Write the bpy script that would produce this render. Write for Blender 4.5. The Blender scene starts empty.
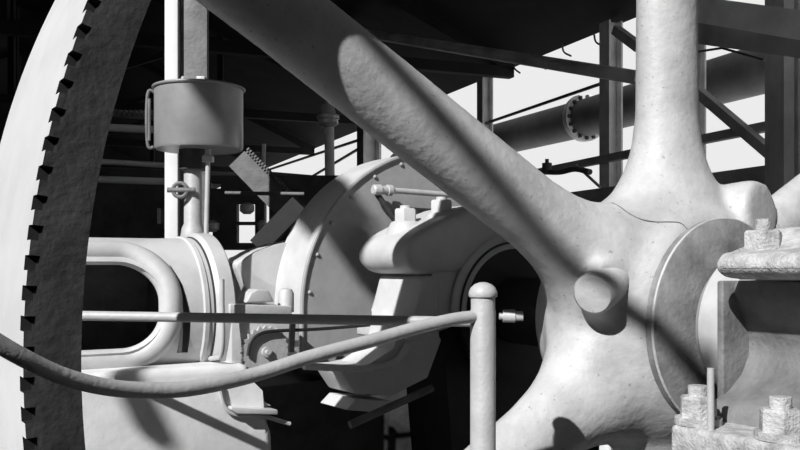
import bpy, bmesh, math, random
from mathutils import Vector, Matrix, noise
random.seed(7)
S = bpy.context.scene
# ------------------------------------------------------------------ camera, light, exposure
F = 917.758
CAMZ = 2.3
HOR = 264.65
cam_d = bpy.data.cameras.new('camera'); cam = bpy.data.objects.new('camera', cam_d)
S.collection.objects.link(cam); S.camera = cam
cam.location = (0, 0, CAMZ); cam.rotation_euler = (math.pi/2, 0, 0)
cam_d.sensor_width = 36; cam_d.lens = F/800*36
cam_d.shift_y = (HOR-225)/800; cam_d.clip_end = 200; cam_d.clip_start = .05

AL = 1.001
N = Vector((math.cos(AL), -math.sin(AL), 0))       # along the crankshaft, towards the viewer's right
U = Vector((math.sin(AL), math.cos(AL), 0))        # across it, away to the right
Z = Vector((0, 0, 1))
C0 = Vector((267/F*2.963, 2.963, CAMZ-.179))       # wheel centre
def W(a, t, z): return C0 + a*N + t*U + z*Z
ROT = math.atan2(N.y, N.x)

world = bpy.data.worlds.new('world'); S.world = world; world.use_nodes = True
bg = world.node_tree.nodes['Background']; bg.inputs[0].default_value = (1, 1, 1, 1); bg.inputs[1].default_value = 1
_nt = world.node_tree; _tc = _nt.nodes.new('ShaderNodeTexCoord'); _sx = _nt.nodes.new('ShaderNodeSeparateXYZ'); _cr = _nt.nodes.new('ShaderNodeValToRGB')
_nt.links.new(_tc.outputs['Generated'], _sx.inputs[0]); _nt.links.new(_sx.outputs['Z'], _cr.inputs[0]); _nt.links.new(_cr.outputs[0], bg.inputs[0])
_cr.color_ramp.elements[0].position = .33; _cr.color_ramp.elements[0].color = (.84, .84, .84, 1)      # hazy white near the horizon
_cr.color_ramp.elements[1].position = .52; _cr.color_ramp.elements[1].color = (.3, .3, .3, 1)         # deep sky overhead

SUN = (N*.35 - U*.74 + Z*.62).normalized()
sd = bpy.data.lights.new('sun', 'SUN'); so = bpy.data.objects.new('sun', sd); S.collection.objects.link(so)
sd.energy = 6.2; sd.angle = math.radians(.6); so.location = (-3, -4, 9)
so.rotation_euler = SUN.to_track_quat('Z', 'Y').to_euler()
S.view_settings.view_transform = 'Standard'; S.view_settings.look = 'None'
S.view_settings.exposure = 0; S.view_settings.gamma = 1; S.view_settings.use_curve_mapping = False
S.cycles.max_bounces = 6; S.cycles.diffuse_bounces = 3

# ------------------------------------------------------------------ materials
def mat(name, g, rough=.6, metal=0, amp=.25, scale=12, bump=.15, lo=None, stretch=(1, 1, 1), detail=6, spots=None):
    m = bpy.data.materials.new(name); m.use_nodes = True
    nt = m.node_tree; b = nt.nodes['Principled BSDF']; L = nt.links.new
    tc = nt.nodes.new('ShaderNodeTexCoord'); mp = nt.nodes.new('ShaderNodeMapping'); mp.inputs['Scale'].default_value = stretch
    L(tc.outputs['Object'], mp.inputs[0])
    nz = nt.nodes.new('ShaderNodeTexNoise'); nz.inputs['Scale'].default_value = scale; nz.inputs['Detail'].default_value = detail
    nz.inputs['Roughness'].default_value = .6
    L(mp.outputs[0], nz.inputs[0])
    cr = nt.nodes.new('ShaderNodeValToRGB'); e = cr.color_ramp.elements
    l = g*(1-amp) if lo is None else lo; h = min(.95, g*(1+amp*.5))
    e[0].position = .3; e[0].color = (l, l, l, 1); e[1].position = .62; e[1].color = (h, h, h, 1)
    L(nz.outputs[0], cr.inputs[0]); col = cr.outputs[0]
    if spots:
        n2 = nt.nodes.new('ShaderNodeTexNoise'); n2.inputs['Scale'].default_value = spots[0]; n2.inputs['Detail'].default_value = 3
        L(mp.outputs[0], n2.inputs[0])
        c2 = nt.nodes.new('ShaderNodeValToRGB'); q = c2.color_ramp.elements
        q[0].position = spots[1]; q[0].color = (spots[2],)*3+(1,); q[1].position = spots[1]+.05; q[1].color = (1, 1, 1, 1)
        L(n2.outputs[0], c2.inputs[0])
        mx = nt.nodes.new('ShaderNodeMix'); mx.data_type = 'RGBA'; mx.blend_type = 'MULTIPLY'; mx.inputs[0].default_value = 1
        L(col, mx.inputs[6]); L(c2.outputs[0], mx.inputs[7]); col = mx.outputs[2]
    L(col, b.inputs['Base Color'])
    b.inputs['Roughness'].default_value = rough; b.inputs['Metallic'].default_value = metal
    if bump:
        bp = nt.nodes.new('ShaderNodeBump'); bp.inputs['Strength'].default_value = bump; bp.inputs['Distance'].default_value = .01
        n3 = nt.nodes.new('ShaderNodeTexNoise'); n3.inputs['Scale'].default_value = scale*6; n3.inputs['Detail'].default_value = 4
        L(mp.outputs[0], n3.inputs[0]); L(n3.outputs[0], bp.inputs['Height']); L(bp.outputs[0], b.inputs['Normal'])
    return m
M = dict(
    casting=mat('pale_painted_casting', .44, .55, amp=.22, scale=7, bump=.25, spots=(80, .29, .65)),
    rim=mat('polished_rim', .6, .4, amp=.1, scale=5, bump=.05),
    rimside=mat('dark_rim_face', .028, .7, amp=.75, scale=9, bump=.3),  # side of the rim, much darker than its outer surface
    bed=mat('bed_paint', .74, .5, amp=.15, scale=6, bump=.12),
    engine=mat('engine_paint', .5, .5, amp=.15, scale=6, bump=.12),
    guard=mat('guard_sheet', .32, .55, amp=.14, scale=9, bump=.08),
    guardband=mat('guard_band', .52, .5, amp=.12, scale=8, bump=.08),
    boss=mat('hub_boss', .2, .5, amp=.4, scale=11, bump=.3),
    rough=mat('rough_cast_iron', .4, .7, amp=.45, scale=22, bump=.6),
    bearing=mat('bearing_iron', .16, .6, amp=.35, scale=9, bump=.4),
    steel=mat('steel', .5, .35, metal=.15, amp=.12, scale=14, bump=.05),
    pipe=mat('painted_pipe', .4, .5, amp=.12, scale=16, bump=.15),
    tank=mat('oiler_tin', .3, .35, metal=.2, amp=.2, scale=6, bump=.05),
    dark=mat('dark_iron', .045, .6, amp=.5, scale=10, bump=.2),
    mid=mat('grey_iron', .13, .6, amp=.4, scale=10, bump=.2),
    beam=mat('roof_steel', .4, .7, amp=.35, scale=3, bump=.1),
    post=mat('post_steel', .75, .7, amp=.3, scale=3, bump=.1),
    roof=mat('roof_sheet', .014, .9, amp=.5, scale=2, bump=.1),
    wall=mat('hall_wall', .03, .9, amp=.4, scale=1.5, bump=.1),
    duct=mat('duct_steel', .2, .7, amp=.3, scale=3, bump=.1),
    floor=mat('hall_floor', .1, .9, amp=.4, scale=2, bump=.1),
    white=mat('lit_edge_white', .65, .5, amp=.1, scale=6, bump=.05),  # pale colour standing in for light on the column's left face
    black=mat('black_finish', .012, .55, amp=.3, scale=20, bump=.06),  # one even near-black shared by several parts
)

# ------------------------------------------------------------------ helpers
def link(o): S.collection.objects.link(o); return o
def base_of(parent):
    v = Vector((0, 0, 0)); p = parent
    while p is not None: v += p.location; p = p.parent
    return v
def obj(name, bm, m, parent=None, smooth=True, angle=38):
    bmesh.ops.remove_doubles(bm, verts=bm.verts, dist=1e-5)
    bmesh.ops.recalc_face_normals(bm, faces=bm.faces)
    me = bpy.data.meshes.new(name)
    if parent is not None: off = base_of(parent)
    else:
        off = Vector((0, 0, 0))
        if bm.verts:
            xs = [v.co for v in bm.verts]
            off = Vector(((min(v.x for v in xs)+max(v.x for v in xs))/2, (min(v.y for v in xs)+max(v.y for v in xs))/2, min(v.z for v in xs)))
    bmesh.ops.translate(bm, verts=bm.verts, vec=-off)
    if smooth:
        for f in bm.faces: f.smooth = True
        ca = math.radians(angle)
        for e in bm.edges:
            if len(e.link_faces) != 2 or e.calc_face_angle(0) > ca: e.smooth = False
    bm.to_mesh(me); bm.free()
    me.materials.append(M[m])
    o = bpy.data.objects.new(name, me); link(o)
    if parent is not None: o.parent = parent
    else: o.location = off
    return o
def tag(o, label, cat, group=None):
    o['label'] = label; o['category'] = cat
    if group: o['group'] = group
    return o
def thing(name, label, cat, loc, group=None):
    o = bpy.data.objects.new(name, None); o.empty_display_size = .05; link(o); o.location = loc
    return tag(o, label, cat, group)
def struct(o): o['kind'] = 'structure'; return o

def add_loft(bm, rings, cap=True, closed=False):
    vr = [[bm.verts.new(p) for p in r] for r in rings]
    k = len(vr[0]); n = len(vr)
    for i in range(n if closed else n-1):
        A_, B_ = vr[i], vr[(i+1) % n]
        for j in range(k):
            bm.faces.new((A_[j], A_[(j+1) % k], B_[(j+1) % k], B_[j]))
    if cap and not closed:
        bm.faces.new(vr[0][::-1]); bm.faces.new(vr[-1])
def frame_of(d):
    d = d.normalized(); r = Vector((0, 0, 1)) if abs(d.z) < .9 else Vector((0, 1, 0))
    x = d.cross(r).normalized(); y = d.cross(x).normalized()
    return x, y
def ring(c, x, y, rx, ry=None, k=24):
    ry = rx if ry is None else ry
    return [c + x*rx*math.cos(2*math.pi*i/k) + y*ry*math.sin(2*math.pi*i/k) for i in range(k)]
def add_lathe(bm, c, d, prof, k=32):
    """prof: (distance along d, radius)"""
    x, y = frame_of(d); d = d.normalized()
    add_loft(bm, [ring(c+d*h, x, y, max(r, .0004), k=k) for h, r in prof])
def add_rod(bm, p, q, r, r2=None, k=16):
    add_loft(bm, [ring(p, *frame_of(q-p), r, k=k), ring(q, *frame_of(q-p), r if r2 is None else r2, k=k)])
def spline(pts, sub=8):
    out = []
    P = [pts[0]*2-pts[1]]+list(pts)+[pts[-1]*2-pts[-2]]
    for i in range(1, len(P)-2):
        for j in range(sub):
            s = j/sub
            out.append(.5*((2*P[i])+(P[i+1]-P[i-1])*s+(2*P[i-1]-5*P[i]+4*P[i+1]-P[i+2])*s*s+(3*P[i]-P[i-1]-3*P[i+1]+P[i+2])*s**3))
    out.append(pts[-1]); return out
def add_tube(bm, pts, r, k=16, smooth=True, closed=False, sub=8):
    if smooth and not closed: pts = spline(pts, sub)
    n = len(pts); rings = []; px = None
    for i, p in enumerate(pts):
        if closed: d = pts[(i+1) % n]-pts[i-1]
        else: d = pts[min(i+1, n-1)]-pts[max(i-1, 0)]
        d.normalize()
        if px is None: x, y = frame_of(d)
        else:
            x = (px-d*px.dot(d)).normalized(); y = d.cross(x)
        px = x
        rr = r[i] if isinstance(r, list) else r
        rings.append([p+x*rr*math.cos(2*math.pi*j/k)+y*rr*math.sin(2*math.pi*j/k) for j in range(k)])
    add_loft(bm, rings, closed=closed)
def add_box(bm, c, ex, ey, ez, bev=0):
    """c centre, ex ey ez half-extent vectors"""
    t = bmesh.new()
    v = {}
    for i in (-1, 1):
        for j in (-1, 1):
            for k in (-1, 1): v[i, j, k] = t.verts.new(c+ex*i+ey*j+ez*k)
    for q in (((-1,-1,-1),(-1,1,-1),(-1,1,1),(-1,-1,1)), ((1,-1,-1),(1,-1,1),(1,1,1),(1,1,-1)), ((-1,-1,-1),(-1,-1,1),(1,-1,1),(1,-1,-1)),
              ((-1,1,-1),(1,1,-1),(1,1,1),(-1,1,1)), ((-1,-1,-1),(1,-1,-1),(1,1,-1),(-1,1,-1)), ((-1,-1,1),(-1,1,1),(1,1,1),(1,-1,1))):
        t.faces.new([v[p] for p in q])
    if bev: bmesh.ops.bevel(t, geom=list(t.edges), offset=bev, segments=3, affect='EDGES', profile=.5)
    merge(bm, t)
def merge(bm, t):
    me = bpy.data.meshes.new('tmp'); bmesh.ops.recalc_face_normals(t, faces=t.faces); t.to_mesh(me); t.free(); bm.from_mesh(me); bpy.data.meshes.remove(me)
def abox(bm, a0, a1, t0, t1, z0, z1, bev=0):
    add_box(bm, W((a0+a1)/2, (t0+t1)/2, (z0+z1)/2), N*(a1-a0)/2, U*(t1-t0)/2, Z*(z1-z0)/2, bev)
def bar(bm, p, q, w, h=None, bev=0):
    """rectangular bar from p to q, w wide sideways, h tall"""
    h = w if h is None else h
    d = (q-p); x = d.normalized().cross(Z); x = x.normalized() if x.length > .05 else Vector((1, 0, 0)); y = x.cross(d.normalized()).normalized()
    add_box(bm, (p+q)/2, d/2, x*w/2, y*h/2, bev)
def prism(bm, poly, a0, a1, bev=0, seg=3, fr=None):
    """poly in (t,z), extruded along the shaft from a0 to a1"""
    t = bmesh.new(); fr = fr or (lambda p, a: W(a, p[0], p[1]))
    A_ = [t.verts.new(fr(p, a0)) for p in poly]; B_ = [t.verts.new(fr(p, a1)) for p in poly]
    k = len(poly)
    for j in range(k): t.faces.new((A_[j], A_[(j+1) % k], B_[(j+1) % k], B_[j]))
    t.faces.new(A_[::-1]); t.faces.new(B_)
    if bev: bmesh.ops.bevel(t, geom=list(t.edges), offset=bev, segments=seg, affect='EDGES', profile=.5)
    merge(bm, t)
def polar(r, deg): return (-r*math.sin(math.radians(deg)), r*math.cos(math.radians(deg)))   # deg from up towards the left
def hexnut(bm, c, d, r, h, spin=0):
    x, y = frame_of(d); d = d.normalized()
    R = lambda hh, rr: [c+d*hh+x*rr*math.cos(spin+math.pi/3*i)+y*rr*math.sin(spin+math.pi/3*i) for i in range(6)]
    add_loft(bm, [R(0, r), R(h*.88, r), R(h, r*.88)])
def bake(bm, mods):
    """run modifiers on a bmesh and give back a bmesh"""
    me = bpy.data.meshes.new('tmp'); bm.to_mesh(me); bm.free(); o = bpy.data.objects.new('tmp', me); link(o)
    for ty, kw in mods:
        md = o.modifiers.new('m', ty)
        for k, v in kw.items(): setattr(md, k, v)
    bpy.context.view_layer.update()
    ev = o.evaluated_get(bpy.context.evaluated_depsgraph_get()); m2 = bpy.data.meshes.new_from_object(ev)
    out = bmesh.new(); out.from_mesh(m2)
    bpy.data.objects.remove(o); bpy.data.meshes.remove(me); bpy.data.meshes.remove(m2); return out
def at(px, py, Y):
    """point seen at (px,py) of the 800x450 view, Y metres deep"""
    return Vector(((px-400)/F*Y, Y, CAMZ+(HOR-py)/F*Y))
def onT(px, py, t):     # on the vertical plane U = t of the engine
    r = Vector(((px-400)/F, 1, (HOR-py)/F)); o = Vector((0, 0, CAMZ)); s = (C0+U*t-o).dot(U)/r.dot(U); return o+r*s
def onA(px, py, a):
    r = Vector(((px-400)/F, 1, (HOR-py)/F)); o = Vector((0, 0, CAMZ)); s = (C0+N*a-o).dot(N)/r.dot(N); return o+r*s

# ------------------------------------------------------------------ hall (setting)
DW = Vector((-.374, .927, 0)).normalized(); QW = Vector((-DW.y, DW.x, 0)); P0 = Vector((2.06, 9.0, 0))
def H(s, q, z): return P0 + DW*s + QW*q + Z*z
def onW(px, py, q=0):
    r = Vector(((px-400)/F, 1, (HOR-py)/F)); o = Vector((0, 0, CAMZ)); k = (P0+QW*q-o).dot(QW)/r.dot(QW); return o+r*k
def hbox(bm, s0, s1, q0, q1, z0, z1): add_box(bm, H((s0+s1)/2, (q0+q1)/2, (z0+z1)/2), DW*(s1-s0)/2, QW*(q1-q0)/2, Z*(z1-z0)/2)
def slab(bm, s0, s1, q0, q1, zf, th=.08):
    t = bmesh.new(); v = [t.verts.new(H(s, q, zf(q)+d)) for d in (0, th) for s, q in ((s0, q0), (s1, q0), (s1, q1), (s0, q1))]
    for f in ((0,3,2,1), (4,5,6,7), (0,1,5,4), (1,2,6,5), (2,3,7,6), (3,0,4,7)): t.faces.new([v[i] for i in f])
    merge(bm, t)
S0, S1, QM = -16, 22, 11.
EV = 4.62; RZ = 7.0; SK = (-10.3, -4.7, 6.2, 9.9)   # skylight
zf = lambda q: EV+(RZ-EV)*(q/5.5) if q <= 5.5 else RZ-(RZ-EV)*((q-5.5)/5.5)
bm = bmesh.new(); hbox(bm, S0, S1, -.3, QM+.2, -.2, 0); struct(obj('floor', bm, 'floor'))
bm = bmesh.new()
slab(bm, S0, S1, 0, 5.5, zf)
slab(bm, S0, SK[0], 5.5, QM+.3, zf); slab(bm, SK[1], S1, 5.5, QM+.3, zf); slab(bm, SK[0], SK[1], SK[3], QM+.3, zf); slab(bm, SK[0], SK[1], 5.5, SK[2], zf)
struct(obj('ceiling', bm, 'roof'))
SILL = 2.98
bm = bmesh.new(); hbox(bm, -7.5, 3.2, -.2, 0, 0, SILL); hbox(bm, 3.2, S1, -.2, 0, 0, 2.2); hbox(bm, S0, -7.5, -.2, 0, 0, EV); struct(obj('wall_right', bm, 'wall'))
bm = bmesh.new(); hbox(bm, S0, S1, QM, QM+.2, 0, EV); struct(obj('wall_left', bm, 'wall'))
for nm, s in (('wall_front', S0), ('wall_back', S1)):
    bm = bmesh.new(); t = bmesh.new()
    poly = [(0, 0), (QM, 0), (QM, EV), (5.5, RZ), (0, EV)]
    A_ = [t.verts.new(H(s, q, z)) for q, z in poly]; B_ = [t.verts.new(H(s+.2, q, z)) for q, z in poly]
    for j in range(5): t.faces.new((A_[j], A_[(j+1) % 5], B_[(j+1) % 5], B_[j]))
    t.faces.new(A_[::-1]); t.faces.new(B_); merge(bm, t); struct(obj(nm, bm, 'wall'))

def single(name, fn, m, label, cat, group=None, **kw):
    bm = bmesh.new(); fn(bm); return tag(obj(name, bm, m, **kw), label, cat, group)
# posts of the open wall
def wallpost(px, w, label, q=.16, zb=0, ztop=EV-.02, m='post'):
    p = onW(px, 200, q); r = thing('steel_post', label, 'post', (p.x, p.y, zb), 'posts along the open wall')
    bm = bmesh.new(); c = Vector((p.x, p.y, (zb+ztop)/2)); h = (ztop-zb)/2
    add_box(bm, c+QW*w*.42, DW*w*.5, QW*w*.06, Z*h); add_box(bm, c-QW*w*.42, DW*w*.5, QW*w*.06, Z*h); add_box(bm, c, DW*w*.07, QW*w*.4, Z*h)
    obj('shaft', bm, m, r)
    bm = bmesh.new(); add_box(bm, Vector((p.x, p.y, zb+.012)), DW*w*.8, QW*w*.8, Z*.012); obj('base_plate', bm, m, r); return r
wallpost(611, .16, 'thick grey steel post left of the upright spoke, before the bolted duct flange')
wallpost(485, .15, 'grey steel post seen just above the slanting spoke')
wallpost(369, .32, 'broad dark steel post beside the underside of the slanting spoke')
wallpost(262, .2, 'far slim steel post, left of the bright slots behind the guard')
wallpost(694, .14, 'steel post half hidden by the right edge of the upright spoke')
bm = bmesh.new()
r = thing('steel_column', 'wide dark steel column at the right edge behind the hub', 'column', onW(806, 200, 1.0).xy.to_3d())
p = r.location.copy()
for d in (-.2, .2): add_box(bm, p+QW*0+DW*0+Vector((1, 0, 0))*d*.8+Z*2.8, Vector((.03, 0, 0)), Vector((0, .14, 0)), Z*2.8)
add_box(bm, p+Z*2.8, Vector((.17, 0, 0)), Vector((0, .02, 0)), Z*2.8)
obj('shaft', bm, 'post', r)
bm = bmesh.new(); bar(bm, p+Vector((-.05, -.05, 0)), p+Vector((-.05, -.05, 5.4)), .06); obj('flange_strip', bm, 'post', r)

def wallbar(name, a, b, th, label, cat, q=.15, m='beam', group=None, rnd=False, q2=None):
    p = onW(a[0], a[1], q); s = onW(b[0], b[1], q if q2 is None else q2)
    def fn(bm):
        if rnd: add_rod(bm, p, s, th/2)
        else: bar(bm, p, s, th, th)
    return single(name, fn, m, label, cat, group)
wallbar('tie_rod', (440, 139), (606, 82), .035, 'thin tie rod rising to the post above the duct', 'rod', rnd=True, m='mid')
wallbar('tie_rod', (276, 198), (360, 148), .05, 'thin rod crossing the far bright slots, the lower one', 'rod', rnd=True, q=.3)
wallbar('tie_rod', (262, 172), (362, 139), .05, 'thin rod crossing the far bright slots, the upper one', 'rod', rnd=True, q=.3)
# big duct outside the open wall with a bolted flange
r = thing('exhaust_duct', 'large dark duct with a bolted flange beyond the open wall', 'duct', onW(585, 118, -.6))
bm = bmesh.new(); add_rod(bm, onW(400, 164, -.6), onW(585, 118, -.6), .215, k=32); obj('pipe', bm, 'duct', r)
bm = bmesh.new(); add_rod(bm, onW(585, 118, -.6), onW(860, 42, -.6), .215, k=32); obj('pipe', bm, 'duct', r)
fd = (onW(700, 90, -.6)-onW(585, 118, -.6)).normalized(); fc = onW(584, 118, -.6)
fx, fy = frame_of(fd)
bm = bmesh.new(); add_lathe(bm, fc, -fd, [(-.05, .2), (-.05, .27), (.03, .27), (.03, .2)], 40); fl = obj('flange', bm, 'post', r)
for k in range(16):
    an = 2*math.pi*k/16; bm = bmesh.new(); c = fc-fd*-.05+(fx*math.cos(an)+fy*math.sin(an))*.235
    hexnut(bm, c, fd, .022, .03); add_rod(bm, c-fd*.11, c-fd*.02, .02, k=8); obj('bolt', bm, 'dark', fl)
wallbar('rail', (530, 174), (790, 122), .07, 'horizontal rail across the lower part of the open wall', 'rail', q=.25)
wallbar('rail', (548, 203), (800, 172), .14, 'thick sill rail along the foot of the open wall', 'rail', q=.3)
wallbar('brace', (696, 90), (776, 158), .075, 'diagonal brace right of the upright spoke', 'brace', q=.35)
wallbar('brace', (616, 30), (640, 48), .08, 'short stub of diagonal brace left of the upright spoke, near the eave', 'brace', q=.35)
wallbar('brace', (576, 165), (600, 187), .02, 'fine wire brace left of the thick grey post', 'brace', q=.35)
wallbar('roof_tie', (345, 30), (640, 78), .11, 'long round roof tie running down behind both spokes', 'beam', q=1.6, q2=.9, m='post', rnd=True)
wallbar('eave_girder', (690, 30), (860, 50), .13, 'upper horizontal roof girder at the top right corner', 'beam', q=2.0, m='beam')
wallbar('eave_girder', (690, 8), (860, 34), .12, 'paler strip of girder above the darker one, top right corner', 'beam', q=2.2, m='post')
wallbar('cable', (696, 52), (722, 48), .02, 'drooping thin cable right of the upright spoke', 'cable', m='dark', rnd=True)
wallbar('cable', (722, 48), (764, 60), .02, 'thin cable joining the dark column top', 'cable', m='dark', rnd=True)
def pipeval(bm):
    pts = [onW(x, y, .45) for x, y in ((505, 165), (519, 168), (530, 171), (546, 172), (560, 172), (575, 169), (590, 172))]
    add_tube(bm, pts, .028, 10); add_lathe(bm, onW(547, 168, .45), Z, [(-.06, .05), (.05, .05), (.05, .02), (.09, .02)], 12)
single('fuel_pipe', pipeval, 'mid', 'small pipe with a valve lying above the slanting spoke', 'pipe')
single('loose_wire', lambda bm: [add_tube(bm, [onW(x, y, .1), onW(x+3, y+7, .1), onW(x+8, y+11, .1)], .01, 6) for x, y in ((512, 62),)], 'mid', 'curled wire end hanging below the eave, furthest from the post', 'wire', 'curled wires below the eave')
for x, y, l in ((537, 57, 'curled wire below the eave where the roof tie crosses it'), (562, 44, 'curled wire below the eave, midway to the thick post'), (594, 34, 'curled wire below the eave beside the thick post')):
    single('loose_wire', lambda bm: add_tube(bm, [onW(x, y, .1), onW(x+2, y+8, .1), onW(x+9, y+12, .1)], .01, 6), 'mid', l, 'wire', 'curled wires below the eave')
# roof trusses (dark, overhead)
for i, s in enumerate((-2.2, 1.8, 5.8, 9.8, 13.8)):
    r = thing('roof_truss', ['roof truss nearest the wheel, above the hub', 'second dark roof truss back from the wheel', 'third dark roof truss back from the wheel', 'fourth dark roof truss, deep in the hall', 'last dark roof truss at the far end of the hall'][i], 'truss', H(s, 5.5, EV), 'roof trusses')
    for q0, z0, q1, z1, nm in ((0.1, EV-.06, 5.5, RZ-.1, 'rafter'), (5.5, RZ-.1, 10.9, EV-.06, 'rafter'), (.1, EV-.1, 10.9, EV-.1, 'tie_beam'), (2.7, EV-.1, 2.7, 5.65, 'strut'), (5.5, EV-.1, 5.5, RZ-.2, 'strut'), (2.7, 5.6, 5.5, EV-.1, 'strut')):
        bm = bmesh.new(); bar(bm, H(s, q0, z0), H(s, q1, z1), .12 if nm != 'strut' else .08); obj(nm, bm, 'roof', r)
# unseen bars added along the sun's path to throw the slanting shadows
def add_shadow_bar(p, q, wd, label, k=5.4):
    d = (q-p)*.5
    def fn(bm): bar(bm, p-d*.2+SUN*k, q+d*.2+SUN*k, wd)
    single('shadow_bar', fn, 'roof', label, 'brace', 'unseen bars added to cast shadows')
add_shadow_bar(onA(402, 72, .08), onA(700, 388, .2), .062, 'unseen bar added under the skylight, shading the slanting spoke')
add_shadow_bar(onA(322, 196, -1.28), onA(392, 296, -1.28), .12, 'unseen bar added under the skylight, shading the crank guard')
add_shadow_bar(at(214, 62, 3.55), at(274, 135, 3.55), .26, 'unseen bar added under the skylight, shading the oil tank')
add_shadow_bar(onA(112, 345, -1.0), onA(160, 435, -1.0), .05, k=4.0, label= 'unseen bar added under the skylight, shading the engine bed')

# ------------------------------------------------------------------ flywheel
fw = thing('flywheel', 'huge spoked flywheel with a pale notched rim and thick tapering spokes', 'flywheel', W(0, 0, -2.05))
RO, RI, WA = 2.0, 1.897, .25
PT = .0281; TH0 = math.pi-2.0
K = int(round(2*math.pi/PT)); PT = 2*math.pi/K
def cp(r, th, a): return W(a, -r*math.cos(th), r*math.sin(th))
# tooth k centre at th = .33 - k*PT
bm = bmesh.new(); rings = []
SL = .034; NR = 1.98
def P4(r, th, a): return bm.verts.new(cp(r, th, a))
secs = []
for k in range(K):
    for d, tooth in ((.25, 1), (-.25, 1)):
        th = .33-(k)*PT+d*PT
        secs.append([P4(RI-.02, th, -.34), P4(RO, th, -.34), P4(RO, th, WA-SL), P4(RO, th, WA), P4(NR, th, WA-SL), P4(NR, th, WA), P4(RI, th, WA), P4(RI, th, WA-.1)])
n = len(secs); sidef = []; notchf = []
for i in range(n):
    A_, B_ = secs[i], secs[(i+1) % n]
    tooth = (i % 2 == 0)
    bm.faces.new((A_[0], A_[1], B_[1], B_[0])); bm.faces.new((A_[1], A_[2], B_[2], B_[1]))
    sidef.append(bm.faces.new((A_[5], A_[6], B_[6], B_[5]))); sidef.append(bm.faces.new((A_[6], A_[7], B_[7], B_[6]))); bm.faces.new((A_[7], A_[0], B_[0], B_[7]))
    if tooth:
        bm.faces.new((A_[2], A_[3], B_[3], B_[2])); sidef.append(bm.faces.new((A_[3], A_[5], B_[5], B_[3])))
        notchf.append(bm.faces.new((A_[2], A_[4], A_[5], A_[3]))); notchf.append(bm.faces.new((B_[2], B_[3], B_[5], B_[4])))
    else:
        notchf.append(bm.faces.new((A_[2], A_[4], B_[4], B_[2]))); notchf.append(bm.faces.new((A_[4], A_[5], B_[5], B_[4])))
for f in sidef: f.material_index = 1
for f in notchf: f.material_index = 2  # notch faces near-black all over
bmesh.ops.remove_doubles(bm, verts=bm.verts, dist=1e-6)
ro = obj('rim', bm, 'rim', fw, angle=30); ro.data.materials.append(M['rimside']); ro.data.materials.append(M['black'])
# hub and spokes: one cast surface, then divided
SP = [(.2, .3, .2), (.38, .22, .16), (.43, .18, .145), (.49, .145, .12), (.56, .126, .1), (.66, .115, .088), (1.2, .112, .082), (1.6, .105, .08), (1.86, .108, .085), (1.93, .12, .09)]
def spoke_rings(dg):
    an = math.radians(dg); dt, dz = -math.sin(an), math.cos(an); pt, pz = math.cos(an), math.sin(an)
    out = []
    for s, b, c in SP:
        cc = W(0, dt*s, dz*s); X = U*pt+Z*pz
        out.append([cc + X*b*math.cos(v)+N*c*math.sin(v) for v in [2*math.pi*i/28 for i in range(28)]])
    return out
hb = bmesh.new()
add_lathe(hb, W(0, 0, 0), N, [(-.3, .12), (-.3, .3), (-.26, .33), (-.18, .37), (-.1, .43), (0, .455), (.06, .43), (.12, .395), (.17, .358), (.2, .325), (.21, .28), (.212, .1)], 64)
for dg in range(0, 360, 60): add_loft(hb, spoke_rings(dg if dg != 300 else 298))
# clamp lugs on the hub
add_tube(hb, [W(-.02, .16, .30), W(.1, .2, .33), W(.2, .22, .34)], [.115]*17, 20)
for i, sgn in ((0, 1),):
    add_loft(hb, [ring(W(.03, -.34, .10), *frame_of(N), .12, k=20), ring(W(.16, -.40, .115), *frame_of(N), .085, k=20)])
hb = bake(hb, [('REMESH', dict(mode='VOXEL', voxel_size=.016)), ('SMOOTH', dict(factor=.6, iterations=9)), ('SUBSURF', dict(levels=0))])
from mathutils.bvhtree import BVHTree
bv = BVHTree.FromBMesh(hb)
def onhub(x, y):
    o = Vector((0, 0, CAMZ)); h = bv.ray_cast(o, Vector(((x-400)/F, 1, (HOR-y)/F)).normalized()); return h[0]
seam = [onhub(*v) for v in ((612, 203), (620, 207), (628, 213), (640, 219), (655, 222), (668, 222), (680, 223), (687, 229))]
dents = [onhub(*v) for v in ((691, 236), (694, 241))]
loc = lambda co: ((co-C0).dot(N), (co-C0).dot(U), (co-C0).z)
def key(f):
    a, t, z = loc(f.calc_center_median()); r = math.hypot(t, z)
    if r > .62: return 1+int(((math.degrees(math.atan2(-t, z)) % 360)+30)//60) % 6
    if a > .2 and r < .3: return 7
    return 0
keys = [key(f) for f in hb.faces]
for v in range(8):
    b2 = hb.copy(); b2.faces.ensure_lookup_table()
    kk = [f for f, kx in zip(b2.faces, keys) if kx != v]
    bmesh.ops.delete(b2, geom=kk, context='FACES')
    if v == 7: b2.free(); continue
    o = obj('hub' if v == 0 else 'spoke', b2, 'casting', fw, angle=80)
hb.free()
bm = bmesh.new(); add_tube(bm, seam, .0022, 8); obj('seam', bm, 'mid', fw)
bm = bmesh.new(); add_lathe(bm, W(0, 0, 0), N, [(.17, .28), (.17, .318), (.228, .318), (.234, .312), (.245, .25), (.25, .1)], 72); obj('hub_boss', bm, 'boss', fw)
bm = bmesh.new(); add_tube(bm, [cp(.318, 2*math.pi*i/72, .226) for i in range(72)], .004, 8, closed=True); obj('hub_ring', bm, 'casting', fw)
# protruding clamp bolt on the hub
bm = bmesh.new(); bd = (N*.35-U*.75-Z*.22).normalized(); c = W(.13, -.42, .115)
add_lathe(bm, c, bd, [(-.1, .064), (.07, .06), (.08, .052), (.084, .02)], 28); obj('clamp_bolt', bm, 'casting', fw)
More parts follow.
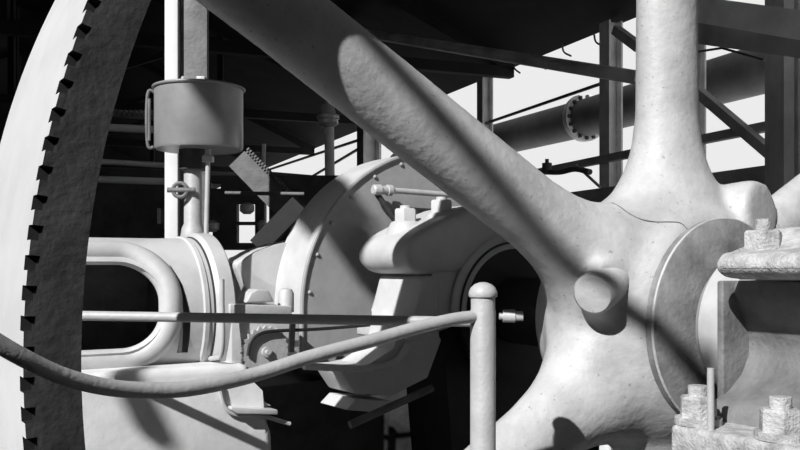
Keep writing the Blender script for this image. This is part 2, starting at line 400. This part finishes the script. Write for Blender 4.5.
# shaft
cs = thing('crankshaft', 'thick horizontal crankshaft passing through the flywheel hub', 'shaft', W(0, 0, -.15))
bm = bmesh.new(); add_lathe(bm, W(0, 0, 0), N, [(.15, .13), (1.1, .13)], 40); obj('journal', bm, 'steel', cs)
bm = bmesh.new(); add_lathe(bm, W(0, 0, 0), N, [(-1.5, .13), (.15, .13)], 40); obj('shaded_journal', bm, 'black', cs)  # inner length of the same shaft, blackened in place of shade
bm = bmesh.new(); add_lathe(bm, W(0, 0, 0), N, [(.262, .13), (.27, .19), (.30, .215), (.40, .215), (.405, .13)], 56); obj('collar', bm, 'steel', cs)

# ------------------------------------------------------------------ outboard bearing
ob = thing('pedestal_bearing', 'heavy pedestal bearing with a bolted cap at the right edge', 'bearing', W(.75, 0, -2.1))
bm = bmesh.new()
prism(bm, [(-.3, -.5), (-.3, -.22), (-.28, -.19), (-.22, -.16), (-.17, -.12), (-.14, -.07), (-.14, -.02), (-.165, .03), (-.195, .07), (-.205, .1), (-.2, .135), (.24, .135), (.24, -.5)], .405, 1.15)
obj('body', bm, 'bearing', ob)
bm = bmesh.new(); abox(bm, .40, 1.25, -.45, .45, -.42, -.235, .015); obj('foot', bm, 'rough', ob)
bm = bmesh.new(); abox(bm, .3, 1.3, -.5, .5, -2.1, -.4, .02); obj('pedestal', bm, 'bearing', ob)
bm = bmesh.new()
prism(bm, [(-.25, .14), (-.32, .145), (-.35, .16), (-.355, .185), (-.33, .21), (-.2, .22), (-.12, .28), (.12, .28), (.2, .22), (.28, .2), (.28, .14)], .465, 1.15, .015)
cap = obj('cap', bm, 'rough', ob)
bm = bmesh.new(); abox(bm, .39, .412, -.25, .25, -.24, .135, .006); obj('end_flange', bm, 'bearing', ob)
for a, t in ((.5, -.2), (.9, -.2), (.5, .2)):
    bm = bmesh.new(); c = W(a, t, .2); add_lathe(bm, c, Z, [(0, .05), (.02, .05)], 20); hexnut(bm, c+Z*.02, Z, .05, .05); add_rod(bm, c+Z*.06, c+Z*.1, .02); obj('cap_nut', bm, 'rough', cap)
for a, t in ((.44, -.385), (.68, -.385)):
    bm = bmesh.new(); c = W(a, t, -.235); add_lathe(bm, c, Z, [(0, .06), (.018, .06)], 24); hexnut(bm, c+Z*.018, Z, .05, .055, .3); add_rod(bm, c+Z*.07, c+Z*.1, .026); obj('foot_nut', bm, 'rough', ob)
bm = bmesh.new(); add_rod(bm, W(.515, -.43, -.25), W(.515, -.43, -.08), .009); obj('drain_pipe', bm, 'pipe', ob)

# ------------------------------------------------------------------ crank guard
GA = -1.28; GR = .675
gd = thing('crank_guard', 'round-topped sheet metal crank guard with a riveted grey face', 'guard', W(-1.4, 0, -1.2))
def arch(r, zb, k=48): return [(-r, zb)]+[polar(r, 90-180*i/k) for i in range(k+1)]+[(r, zb)]
bm = bmesh.new(); prism(bm, arch(GR-.004, -.235), GA-.01, GA); obj('face_plate', bm, 'guard', gd)
bm = bmesh.new(); prism(bm, arch(GR, -.235), GA-.27, GA-.004); obj('band', bm, 'guardband', gd, angle=25)
bm = bmesh.new(); ar = arch(GR-.004, -.235); add_tube(bm, [W(GA+.002, *p) for p in ar], .009, 8, smooth=False); obj('edge_bead', bm, 'guard', gd)
for dg in (84, 70, 57, 44, 31, 18, 5, -8):
    bm = bmesh.new(); c = W(GA, *polar(GR-.035, dg)); add_lathe(bm, c, N, [(-.005, .009), (.003, .009), (.007, .006), (.009, .002)], 12); obj('rivet', bm, 'guard', gd)
# little pipe on the guard
pp = thing('oil_pipe', 'small oil pipe with an elbow running along the guard face', 'pipe', onA(375, 190, GA+.04))
bm = bmesh.new(); add_tube(bm, [onA(373, 190, GA+.05), onA(400, 191, GA+.05), onA(450, 195, GA+.05)], .0125, 12); obj('pipe', bm, 'steel', pp)
bm = bmesh.new(); add_tube(bm, [onA(375, 191, GA+.045), onA(386, 207, GA+.045), onA(400, 228, GA+.045)], .0125, 12); obj('drop_pipe', bm, 'dark', pp)
bm = bmesh.new(); add_lathe(bm, onA(380, 190, GA+.05), (onA(400, 191, GA+.05)-onA(373, 190, GA+.05)), [(-.035, .016), (-.03, .022), (.0, .024), (.0, .018), (.035, .018), (.035, .024), (.055, .024)], 14); obj('elbow', bm, 'steel', pp)

# ------------------------------------------------------------------ main bearing
mb = thing('main_bearing', 'main bearing with a rounded bolted cap between guard and wheel', 'bearing', W(-.95, -.2, -1.2))
A0, A1 = -1.12, -.79
bm = bmesh.new()
prism(bm, [(-.40, .14), (-.45, .145), (-.495, .18), (-.505, .225), (-.48, .27), (-.42, .31), (-.34, .345), (-.2, .40), (-.1, .42), (.2, .42), (.4, .3), (.45, .17)], A0-.02, A1+.02)
bm = bake(bm, [('REMESH', dict(mode='VOXEL', voxel_size=.013)), ('SMOOTH', dict(factor=.6, iterations=26))])
mc = obj('cap', bm, 'engine', mb, angle=80)
bm = bmesh.new(); prism(bm, [(-.36, -.08), (-.40, .02), (-.385, .12), (-.37, .184), (.4, .184), (.4, 0), (-.1, 0)], A0, A1+.002, .012); obj('body', bm, 'engine', mb)
bm = bmesh.new(); prism(bm, [(-.2, -1.2), (-.3, -.2), (-.3, .0), (.4, .0), (.4, -1.2)], A0+.02, A1-.02); obj('pedestal', bm, 'black', mb)
bm = bmesh.new(); prism(bm, [(-.47, -.06), (-.455, 0.0), (-.42, .14), (-.34, .14), (-.34, -.06)], A0+.02, A1+.01, .02); obj('side_block', bm, 'guardband', mb)
bm = bmesh.new(); prism(bm, [(-.5, -.1), (-.5, -.035), (-.49, -.03), (-.34, -.03), (-.34, -.1)], A0-.02, A1+.0, .008); obj('ledge', bm, 'engine', mb)
bm = bmesh.new(); bar(bm, W(A1+.004, -.36, .186), W(A1+.004, -.24, .186), .006, .008); obj('joint_line', bm, 'black', mb)
for a, t in ((-.98, -.37), (-.92, -.24)):
    bm = bmesh.new(); c = W(a, t, .32 if t < -.35 else .355); add_lathe(bm, c, Z, [(-.05, .085), (.0, .07), (.022, .058), (.028, .05)], 24); hexnut(bm, c+Z*.028, Z, .045, .05, .4); add_rod(bm, c+Z*.075, c+Z*.09, .022); obj('cap_nut', bm, 'engine', mc)
bm = bmesh.new()
for rr in (.285, .25): add_tube(bm, [W(A1+.02, *polar(rr, -35+135*i/40)) for i in range(41)], .017, 12, smooth=False)
obj('oil_ring', bm, 'engine', mb)
bm = bmesh.new(); add_lathe(bm, W(A1, 0, 0), N, [(.0, .27), (.03, .27), (.035, .24), (.04, .13)], 56); obj('oil_guard', bm, 'black', mb)

# ------------------------------------------------------------------ engine frame: trunk guide, flange, bed
TA = -1.35
en = thing('engine_frame', 'pale cast engine frame with a round trunk guide and large side opening', 'engine', W(TA, -1.6, -1.2))
tr = bmesh.new(); add_lathe(tr, W(TA, 0, 0), U, [(-3.2, .277), (-1.29, .277), (-1.25, .277), (-1.16, .279), (-1.155, .286), (-1.14, .286), (-1.135, .281), (-1.06, .283)], 72)
cut = bmesh.new()
def rr_path(t0, t1, z0, z1, r, k=8):
    out = []
    for cx, cz, s in ((t1-r, z1-r, 0), (t0+r, z1-r, 90), (t0+r, z0+r, 180), (t1-r, z0+r, 270)):
        for i in range(k+1):
            an = math.radians(s+90*i/k); out.append((cx+r*math.cos(an), cz+r*math.sin(an)))
    return out
HOLE = (-2.5, -1.30, -.12, .19)
prism(cut, rr_path(*HOLE, .14), TA+.02, TA+.6)
pq = lambda x, y: ((onA(x, y, -1.05)-C0).dot(U), (onA(x, y, -1.05)-C0).z)
prism(cut, [pq(*v) for v in ((178, 264), (187, 285), (193, 315), (193, 354), (182, 354), (183, 318), (182, 290))], TA+.2, TA+.6)
add_lathe(cut, W(TA, 0, 0), U, [(-2.9, .25), (-1.2, .25)], 64)
me = bpy.data.meshes.new('cut'); cut.normal_update(); bmesh.ops.recalc_face_normals(cut, faces=cut.faces); cut.to_mesh(me); cut.free(); co = link(bpy.data.objects.new('cut', me))
bmesh.ops.recalc_face_normals(tr, faces=tr.faces)
tr = bake(tr, [('BOOLEAN', dict(operation='DIFFERENCE', object=co, solver='EXACT', use_self=True))])
bpy.data.objects.remove(co)
for f in tr.faces:
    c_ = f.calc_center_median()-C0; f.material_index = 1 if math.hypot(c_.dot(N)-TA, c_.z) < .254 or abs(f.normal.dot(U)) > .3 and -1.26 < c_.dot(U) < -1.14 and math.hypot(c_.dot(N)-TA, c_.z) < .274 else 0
tg = obj('trunk_guide', tr, 'engine', en); tg.data.materials.append(M['dark'])  # inside faces of bore and slot coloured dark in place of shade
bm = bmesh.new(); pts = []
for (t, z) in rr_path(HOLE[0]-.03, HOLE[1]+.03, HOLE[2]-.03, HOLE[3]+.03, .16, 12):
    a = TA+math.sqrt(max(0, .277**2-z*z)); pts.append(W(a-.022, t, z))
add_tube(bm, pts, .042, 12, closed=True); obj('opening_lip', bm, 'engine', en)
bm = bmesh.new(); add_lathe(bm, W(TA, 0, 0), U, [(-1.115, .2), (-1.115, .286), (-1.11, .29), (-1.10, .3), (-1.05, .3), (-1.045, .296), (-1.045, .2)], 72); obj('flange', bm, 'engine', en)
bm = bmesh.new(); add_lathe(bm, W(TA, 0, 0), U, [(-1.122, .2), (-1.122, .2855), (-1.114, .2855), (-1.114, .2)], 72); obj('joint_gap', bm, 'dark', en)
bm = bmesh.new()
prism(bm, [(-3.2, -1.2), (-3.2, -.17), (-1.02, -.17), (-1.0, -.28), (-.93, -.42), (-.9, -1.2)], TA-.3, TA+.36, .03)
obj('bed', bm, 'bed', en)
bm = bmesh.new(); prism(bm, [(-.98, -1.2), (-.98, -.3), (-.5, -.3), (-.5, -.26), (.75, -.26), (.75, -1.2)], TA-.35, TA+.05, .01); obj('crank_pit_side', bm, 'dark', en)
bm = bmesh.new(); prism(bm, [(-.76, -.02), (-.85, .17), (-.845, .19), (-.75, .235), (-.626, .272), (-.52, .29), (-.5, -.02)], -1.72, -1.53, .012); obj('shroud', bm, 'engine', en)

# conduit on the flange
single('conduit', lambda bm: add_tube(bm, [onT(222, 279, -1.12), onT(222, 300, -1.12), onT(222, 350, -1.12), onT(214, 358, -1.12), onT(186, 359, -1.12)], .009, 10, sub=5), 'steel', 'thin bright conduit bent in an L beside the trunk flange', 'pipe')

# valve drive box, plate, sprocket
vb = thing('drive_box', 'pale box casting with a flat lid carrying the small sprocket', 'box', onA(262, 365, -1.05))
bm = bmesh.new(); p = lambda x, y, a=-1.05: ((onA(x, y, a)-C0).dot(U), (onA(x, y, a)-C0).z)
prism(bm, [p(231, 368), p(231, 318), p(300, 318), p(300, 368)], -1.2, -1.05, .006); obj('body', bm, 'engine', vb)
bm = bmesh.new(); prism(bm, [p(230, 314, -1.04), p(230, 304, -1.04), p(292, 306, -1.04), p(292, 316, -1.04)], -1.22, -1.04, .004); obj('lid', bm, 'engine', vb)
bm = bmesh.new(); prism(bm, [p(247, 303), p(252, 293), p(259, 289), p(270, 290), p(276, 302)], -1.15, -1.06, .006); obj('hand_grip', bm, 'engine', vb)
bm = bmesh.new(); c = onA(286, 296, -1.1); add_lathe(bm, c-Z*.06, Z, [(0, .03), (.07, .03), (.085, .022), (.09, .006)], 24); obj('oil_cup', bm, 'engine', vb)
sp = thing('sprocket', 'small toothed sprocket wheel below the lid of the drive box', 'sprocket', onA(266, 350, -1.02))
bm = bmesh.new(); cc = p(266, 352, -1.03); out = []
for i in range(48):
    r_ = .084 if i % 2 else .096; out.append((cc[0]+r_*math.cos(2*math.pi*i/48), cc[1]+r_*math.sin(2*math.pi*i/48)))
prism(bm, out, -1.045, -1.03); obj('disc', bm, 'pipe', sp)
bm = bmesh.new(); add_lathe(bm, W(-1.03, *cc), N, [(0, .018), (.012, .018), (.012, .009), (.025, .009)], 20); obj('axle', bm, 'steel', sp)
single('drive_chain', lambda bm: add_tube(bm, [onA(248, 356, -1.02), onA(251, 342, -1.02), (onA(260, 334, -1.02)), onA(275, 331, -1.02), onA(320, 329, -1.02), onA(380, 324, -1.02), onA(440, 318, -1.02)], .0065, 8), 'black', 'black chain running from the sprocket towards the main bearing', 'chain')
single('hanging_strap', lambda bm: bar(bm, onA(293, 316, -1.01), onA(291, 352, -1.01), .012, .02), 'black', 'thin black strap hanging right of the sprocket', 'strap')

# lower brackets
lb = thing('sump_tray', 'grey faceted sump tray hanging below the main bearing', 'tray', onA(385, 400, -.8))
bm = bmesh.new(); q = lambda x, y, a=-.8: p(x, y, a)
prism(bm, [q(338, 368), q(355, 394), q(392, 396), q(428, 378), q(442, 340), q(430, 320), q(400, 318), q(395, 350), q(370, 366)], -1.0, -.8, .008); obj('tray', bm, 'guardband', lb)
bm = bmesh.new(); add_tube(bm, [onA(304, 366, -.78), onA(340, 368, -.78), onA(375, 368, -.78), onA(396, 361, -.78), onA(408, 345, -.78)], .013, 10); obj('rolled_edge', bm, 'engine', lb)
bm = bmesh.new(); prism(bm, [q(346, 410), q(356, 399), q(392, 401), q(372, 412)], -1.0, -.8, .004); obj('foot_plate', bm, 'guardband', lb)
single('stay_rod', lambda bm: add_rod(bm, onA(350, 425, -.75), onA(432, 388, -.75), .014), 'mid', 'thin stay rod slanting under the sump tray', 'rod')
bk = thing('bed_bracket', 'small triangular step bracket at the foot of the engine bed', 'bracket', onA(250, 412, -1.0))
bm = bmesh.new(); q = lambda x, y, a=-1.0: p(x, y, a)
prism(bm, [q(232, 404), q(237, 391), q(247, 391), q(272, 406)], -1.05, -1.0, .003); obj('web', bm, 'engine', bk)
bm = bmesh.new(); prism(bm, [q(226, 408), q(226, 405), q(272, 408), q(272, 413), q(232, 412)], -1.1, -.95, .003); obj('step', bm, 'engine', bk)
bm = bmesh.new(); add_tube(bm, [onA(219, 385, -.98), onA(224, 405, -.98), onA(234, 414, -.98), onA(262, 416, -.98), onA(290, 424, -.98)], .008, 8); obj('bent_edge', bm, 'engine', bk)

# ------------------------------------------------------------------ handrail
hr = thing('guard_railing', 'round pipe railing with a ball-topped post in front of the wheel', 'railing', at(483, 300, 2.15).xy.to_3d())
PY = 2.15; pc = at(483, 300, PY)
bm = bmesh.new(); add_lathe(bm, Vector((pc.x, pc.y, 0)), Z, [(0, .06), (.02, .06), (.02, .03), (at(0, 311, PY).z, .03), (at(0, 309, PY).z, .0285), (at(0, 296, PY).z, .0285)], 28); obj('post', bm, 'pipe', hr)
bm = bmesh.new(); zt = at(0, 297, PY).z; add_lathe(bm, Vector((pc.x, pc.y, zt)), Z, [(0, .0325), (.004, .034), (.012, .0335), (.022, .029), (.03, .02), (.034, .01), (.035, .002)], 28); obj('ball_cap', bm, 'pipe', hr)
rp = [(-60, 305, 1.35), (-20, 332, 1.4), (20, 356, 1.45), (60, 375, 1.51), (100, 386, 1.57), (140, 390, 1.63), (190, 388.5, 1.7), (250, 376, 1.8), (310, 357, 1.89), (370, 341, 1.98), (420, 327, 2.06), (455, 319, 2.11), (482, 316, 2.15)]
bm = bmesh.new(); add_tube(bm, [at(*v) for v in rp], .0148, 20); obj('rail', bm, 'pipe', hr)
# straight lower rail behind the wheel rim
single('straight_rail', lambda bm: add_rod(bm, at(40, 315, 2.75), at(478, 322, 2.6), .0145, k=16), 'pipe', 'straight horizontal rail running behind the wheel rim to the post', 'rail')
gc = thing('grease_cup', 'small pale grease cup beyond the railing post against the dark recess', 'cup', at(508, 316, 2.9))
bm = bmesh.new(); d = Vector((1, -.05, -.0)); add_lathe(bm, at(499, 316, 2.9), d, [(0, .012), (.012, .012), (.012, .02), (.05, .021), (.052, .016), (.075, .016)], 16); obj('cup', bm, 'steel', gc)

# ------------------------------------------------------------------ oiler tank and column behind it
TY = 3.7; tc = at(199, 100, TY)
tk = thing('oiler_tank', 'cylindrical tin oil tank on a pipe stand above the trunk guide', 'tank', Vector((tc.x, tc.y, at(0, 238, TY).z)))
zb, zt = at(0, 150, TY).z, at(0, 89, TY).z; R_ = .176
bm = bmesh.new(); add_lathe(bm, Vector((tc.x, tc.y, 0)), Z, [(zb, .09), (zb, R_*.97), (zb+.01, R_), (zt, R_), (zt, R_-.006), (zb+.03, R_-.006)], 56); obj('drum', bm, 'tank', tk)
bm = bmesh.new(); add_tube(bm, [Vector((tc.x+(R_+.003)*math.cos(2*math.pi*i/56), tc.y+(R_+.003)*math.sin(2*math.pi*i/56), zt)) for i in range(56)], .006, 8, closed=True); obj('rolled_rim', bm, 'tank', tk)
bm = bmesh.new(); add_lathe(bm, Vector((tc.x, tc.y, zt-.02)), Z, [(0, R_-.008), (.006, R_-.008)], 48); obj('lid', bm, 'mid', tk)
bm = bmesh.new(); x = tc.x-R_-.02; add_tube(bm, [Vector((x+.03, tc.y-.03, zt-.02)), Vector((x, tc.y-.04, zt-.03)), Vector((x, tc.y-.04, zb+.02)), Vector((x+.03, tc.y-.03, zb+.01))], .007, 10); add_rod(bm, Vector((x+.012, tc.y-.06, zt-.05)), Vector((x+.012, tc.y-.06, zb+.03)), .006); obj('sight_glass', bm, 'mid', tk)
bm = bmesh.new(); add_rod(bm, Vector((tc.x-.02, tc.y, zb-.08)), Vector((tc.x-.02, tc.y, zb)), .06); obj('neck', bm, 'dark', tk)
bm = bmesh.new(); add_lathe(bm, at(193, 236, TY), Z, [(-.07, .055), (0, .05), (.03, .045), (.05, .036), (.255, .036), (.28, .03), (.29, .01)], 24); obj('stand_pipe', bm, 'pipe', tk)
bm = bmesh.new(); add_rod(bm, at(206, 242, TY-.08), at(208, 160, TY-.08), .0095); add_lathe(bm, at(208, 162, TY-.08), Z, [(0, .012), (0, .024), (.02, .024), (.03, .012), (.05, .012)], 14); obj('feed_rod', bm, 'steel', tk)
bm = bmesh.new(); c = at(180, 190, TY-.05); add_tube(bm, [c+Vector((.028*math.cos(v), 0, .028*math.sin(v))) for v in [2*math.pi*i/20 for i in range(20)]], .008, 8, closed=True); add_rod(bm, c-Vector((.05, 0, 0)), c+Vector((.06, 0, 0)), .01); obj('valve_wheel', bm, 'mid', tk)

CY = 4.35
cl = thing('support_column', 'flat steel column with a lit edge painted pale rising behind the oil tank', 'column', at(188, 100, CY).xy.to_3d())
bm = bmesh.new()
add_box(bm, Vector((at(195, 0, CY).x, CY, 2.6)), Vector((.062, .0, 0)), Vector((0, .02, 0)), Z*2.6, .003); obj('web', bm, 'mid', cl)
bm = bmesh.new(); add_box(bm, Vector((at(173, 0, CY-.02).x, CY-.02, 2.6)), Vector((.031, 0, 0)), Vector((0, .035, 0)), Z*2.6, .003); obj('lit_edge', bm, 'white', cl)  # left face of the column, its sunlight put into the white colour
bm = bmesh.new(); add_lathe(bm, at(183, 79, CY-.02), -Vector((0, 1, 0)), [(-.02, .012), (.01, .012), (.016, .005)], 12); obj('bolt', bm, 'steel', cl)
bm = bmesh.new(); add_box(bm, at(201, 79, CY-.03), Vector((.02, 0, 0)), Vector((0, .01, 0)), Z*.012, .003); obj('clip', bm, 'steel', cl)

# ------------------------------------------------------------------ clutter behind: beams, lever, insulator
def rodY(name, a, b, Y, th, m, label, cat, group=None, rnd=True, Y2=None):
    def fn(bm):
        p, q = at(a[0], a[1], Y), at(b[0], b[1], Y2 or Y)
        if rnd: add_rod(bm, p, q, th/2)
        else: bar(bm, p, q, th, th)
    return single(name, fn, m, label, cat, group)
rodY('cross_beam', (90, 161), (178, 166), 6.0, .035, 'post', 'dim horizontal beam left of the tank stand, the upper of the pair', 'beam')
rodY('cross_beam', (90, 179), (178, 182), 6.0, .045, 'post', 'dim horizontal beam left of the tank stand, the lower of the pair', 'beam')
rodY('cross_beam', (100, 127), (158, 130), 6.0, .05, 'post', 'dim horizontal beam beside the tank, under the notched bar', 'beam')
def notched(bm):
    bar(bm, at(112, 114, 5.6), at(158, 118, 5.6), .05, .03)
    for i in range(9): bar(bm, at(115+i*5, 113, 5.58), at(117+i*5, 113.2, 5.58), .05, .035)
single('notched_bar', notched, 'mid', 'short bar with small teeth between rim and tank', 'bar')
def rack(bm):
    p0, p1 = at(238, 158, 5.0), at(300, 222, 5.0); d = (p1-p0)/26
    bar(bm, p0, p1, .03, .13)
    for i in range(26):
        c = p0+d*(i+.5)+Vector((.045, 0, .05)); bar(bm, c-d*.25, c+d*.25, .03, .03)
single('rack_lever', rack, 'mid', 'dark slanting lever with a toothed upper edge behind the guard', 'lever')
rodY('slanting_bar', (258, 247), (300, 204), 4.5, .09, 'black', 'black slanting arm against the left side of the guard', 'arm', rnd=False)
rodY('bench_beam', (248, 176), (345, 184), 8, .1, 'mid', 'dim horizontal beam under the far bright slots', 'beam', rnd=False)
rodY('reach_rod', (225, 193), (304, 194), 4.8, .02, 'mid', 'thin dark reach rod ending at the guard top', 'rod')
rodY('upright_pipe', (329, 120), (330, 190), 7, .075, 'post', 'upright pipe below the small lamp cup', 'pipe')
ip = at(328, 117, 7)
single('lamp_cup', lambda bm: add_lathe(bm, ip-Z*.05, Z, [(-.03, .04), (0, .08), (.03, .075), (.035, .085), (.06, .085), (.08, .06), (.14, .045), (.17, .015)], 20), 'steel', 'small bell-shaped lamp cup on top of the upright pipe', 'lamp')
rodY('hanger', (264, 144), (263, 175), 6.5, .03, 'post', 'short upright rod left of the far bright slots', 'rod')
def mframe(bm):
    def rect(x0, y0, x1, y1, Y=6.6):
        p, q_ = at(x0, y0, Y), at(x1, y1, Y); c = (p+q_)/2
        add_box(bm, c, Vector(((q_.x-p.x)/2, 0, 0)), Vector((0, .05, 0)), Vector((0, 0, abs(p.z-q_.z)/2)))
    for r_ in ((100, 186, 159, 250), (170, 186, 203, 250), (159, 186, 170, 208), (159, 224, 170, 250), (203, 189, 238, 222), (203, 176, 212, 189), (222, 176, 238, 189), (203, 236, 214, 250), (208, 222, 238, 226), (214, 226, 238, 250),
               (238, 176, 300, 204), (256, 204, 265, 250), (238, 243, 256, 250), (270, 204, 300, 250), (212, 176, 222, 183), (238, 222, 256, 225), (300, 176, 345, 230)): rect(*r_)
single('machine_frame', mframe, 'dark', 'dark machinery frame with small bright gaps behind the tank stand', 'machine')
for i, (x, y0, y1, rr) in enumerate(((247, 214, 208, .05), (262, 232, 222, .03), (212, 232, 226, .05))):
    single('valve_knob', lambda bm: add_lathe(bm, at(x, y0, 6.3), Z, [(0, rr*.5), (.02, rr), (.06, rr), (.08, rr*.4)], 16), 'steel', ['pale round valve knob in the widest bright gap of the machinery frame', 'small pale knob beside the slanting bar', 'pale knob low beside the feed rod foot'][i], 'knob')
